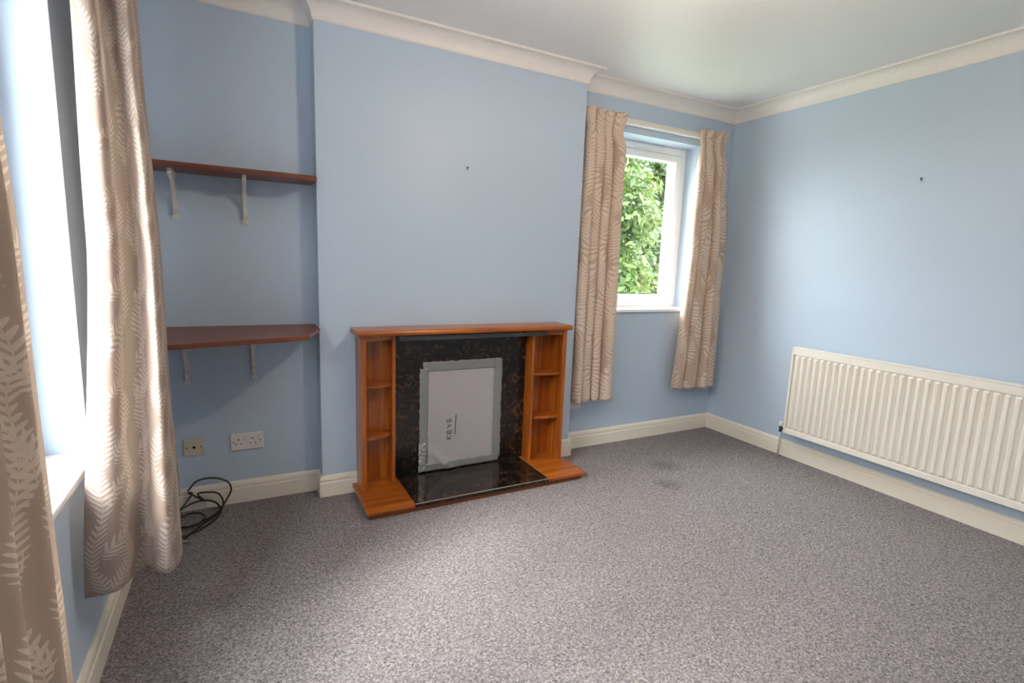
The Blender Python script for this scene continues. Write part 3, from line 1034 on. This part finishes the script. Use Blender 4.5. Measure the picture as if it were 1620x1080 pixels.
# curtain rails
rail = thing('curtain_rail', (2.21, D - 0.02, 2.18), 'white curtain track on a cream batten above the alcove window', 'curtain rail')
obj('batten', B((1.560, 2.850, D - 0.020, D - 0.0005, 2.162, 2.203), bev=0.002), M['cream'], rail)
bm = B((1.575, 2.840, D - 0.040, D - 0.0205, 2.160, 2.172), bev=0.002)
obj('track', bm, M['upvc'], rail)
rail = thing('curtain_rail', (XL + 0.02, -1.7, 2.18), 'white curtain track on a cream batten above the big left window', 'curtain rail')
obj('batten', B((XL + 0.0005, XL + 0.020, -2.75, -0.42, 2.162, 2.203), bev=0.002), M['cream'], rail)
obj('track', B((XL + 0.0205, XL + 0.040, -2.73, -0.44, 2.160, 2.172), bev=0.002), M['upvc'], rail)

# ------------------------------------------------------------------ cable coil in the left alcove
cab = thing('aerial_cable', (-0.58, -0.06, 0), 'tangled coil of black aerial cable on the carpet in the left alcove', 'cable')
loops = [(-0.60, 0.060, 0.115), (-0.566, 0.072, 0.150), (-0.520, 0.075, 0.158), (-0.470, 0.072, 0.150), (-0.430, 0.068, 0.124), (-0.420, 0.060, 0.085),
         (-0.445, 0.045, 0.040), (-0.475, 0.010, 0.008), (-0.530, -0.055, 0.006), (-0.60, -0.095, 0.006), (-0.66, -0.06, 0.006), (-0.67, 0.0, 0.012),
         (-0.62, 0.055, 0.035), (-0.55, 0.070, 0.050), (-0.49, 0.050, 0.040), (-0.465, 0.0, 0.012), (-0.49, -0.07, 0.006), (-0.555, -0.150, 0.006),
         (-0.63, -0.185, 0.008), (-0.67, -0.12, 0.014), (-0.65, -0.04, 0.020), (-0.60, 0.01, 0.020), (-0.55, 0.0, 0.018), (-0.53, -0.06, 0.016), (-0.57, -0.11, 0.014),
         (-0.63, -0.10, 0.018), (-0.65, -0.02, 0.026), (-0.61, 0.05, 0.060), (-0.585, 0.072, 0.092), (-0.60, 0.070, 0.100), (-0.56, 0.060, 0.072), (-0.532, 0.055, 0.052),
         (-0.545, 0.050, 0.070), (-0.560, 0.060, 0.092), (-0.52, 0.062, 0.092), (-0.475, 0.055, 0.080), (-0.455, 0.030, 0.040), (-0.475, -0.02, 0.016),
         (-0.53, -0.10, 0.014), (-0.585, -0.18, 0.008), (-0.605, -0.225, 0.006)]
bm = bmesh.new()
tube(bm, cr(loops, 420), 0.0042, 8)
obj('cable', bm, M['black'], cab, smooth=True)
bm = bmesh.new()
tube(bm, [(-0.604, -0.225, 0.0065), (-0.590, -0.240, 0.0065)], [0.0058, 0.0058], 12)
tube(bm, [(-0.590, -0.240, 0.0065), (-0.580, -0.250, 0.0065)], 0.0042, 12)
pg = obj('plug', bm, M['chrome'], cab)
pg['label'] = 'small metal aerial plug'

# ------------------------------------------------------------------ outside
obj('ground_grass', B((-30, 30, -30, 40, -0.60, -0.45)), M['grass'], kind=ST)
obj('ground_patio', B((XL - T - 7, XL - T - 0.01, -9, 6, -0.449, -0.40)), M['paving'], kind=ST)

M['light_blocker'] = simple('dark_light_blocker', (0.13, 0.12, 0.10), 0.9, bscale=14, bstr=0.5)
obj('wall_light_blocker', B((-4.9, -4.6, -10, 7, -0.45, 2.75)), M['light_blocker'], kind=ST)  # unseen, added to screen low sky from window 1 and darken the right wall

def tree(name, centre, radii, n, mat, label, seed, trunk, leaf=0.075, group='trees beyond the alcove window'):
    rnd = random.Random(seed)
    root = thing(name, (trunk[0], trunk[1], -0.45), label, 'tree', group)
    bm = bmesh.new()
    tint = bm.verts.layers.float.new('leaf_tint')
    cx, cy, cz = centre
    clumps = []
    for k in range(46):
        while True:
            p = Vector((rnd.uniform(-1, 1), rnd.uniform(-1, 1), rnd.uniform(-1, 1)))
            if p.length < 1: break
        clumps.append((Vector((cx + p.x * radii[0], cy + p.y * radii[1], cz + p.z * radii[2])), rnd.uniform(0.28, 0.55), rnd.random()))
    for k in range(n):
        c, r, tt = clumps[rnd.randrange(len(clumps))]
        d = Vector((rnd.gauss(0, 1), rnd.gauss(0, 1), rnd.gauss(0, 1))).normalized()
        p = c + d * r * (rnd.random() ** 0.4)
        if p.z < -0.35:
            continue
        nrm = (d + Vector((rnd.uniform(-1, 1), rnd.uniform(-1, 1), rnd.uniform(0, 1.2)))).normalized()
        a = nrm.orthogonal().normalized()
        a.rotate(Matrix.Rotation(rnd.uniform(0, 6.28), 3, nrm))
        b = nrm.cross(a)
        s = leaf * rnd.uniform(0.6, 1.25)
        v = [p - a * s, p + b * s * 0.42 - a * s * 0.1 + nrm * s * 0.1, p + a * s, p - b * s * 0.42 - a * s * 0.1 + nrm * s * 0.1]
        vv = [bm.verts.new(q_) for q_ in v]
        tv = max(0, min(1, tt * 0.6 + rnd.random() * 0.4))
        for q_ in vv:
            q_[tint] = tv
        bm.faces.new(vv)
    obj('foliage', bm, mat, root)
    bm = bmesh.new()
    top = Vector((cx, cy, cz + radii[2] * 0.5))
    base = Vector((trunk[0], trunk[1], -0.45))
    tube(bm, cr([base, base.lerp(top, 0.4) + Vector((0.1, 0.05, 0)), top], 14), [0.11 - 0.006 * i for i in range(14)], 10)
    for k in range(9):
        f = rnd.uniform(0.35, 0.95)
        s0 = base.lerp(top, f)
        e = clumps[k][0]
        tube(bm, cr([s0, s0.lerp(e, 0.5) + Vector((0, 0, 0.12)), e], 8), [0.035 - 0.0035 * i for i in range(8)], 7)
    obj('trunk', bm, M['bark'], root, smooth=True)
    return root

tree('garden_tree', (4.75, 4.0, 2.0), (1.25, 0.9, 1.8), 10000, M['leaf1'], 'bright yellow-green leafy tree close outside the alcove window', 1, (4.6, 4.1))
tree('garden_tree', (9.5, 9.0, 3.0), (2.4, 1.4, 3.1), 17000, M['leaf2'], 'darker green tree farther off behind the bright one outside', 2, (9.4, 9.1), 0.12)
tree('garden_shrub', (7.6, 5.7, 0.9), (0.9, 0.6, 1.2), 8000, M['leaf2'], 'low green shrub at the foot of the trees outside the window', 5, (7.6, 5.7), 0.08, group=None)
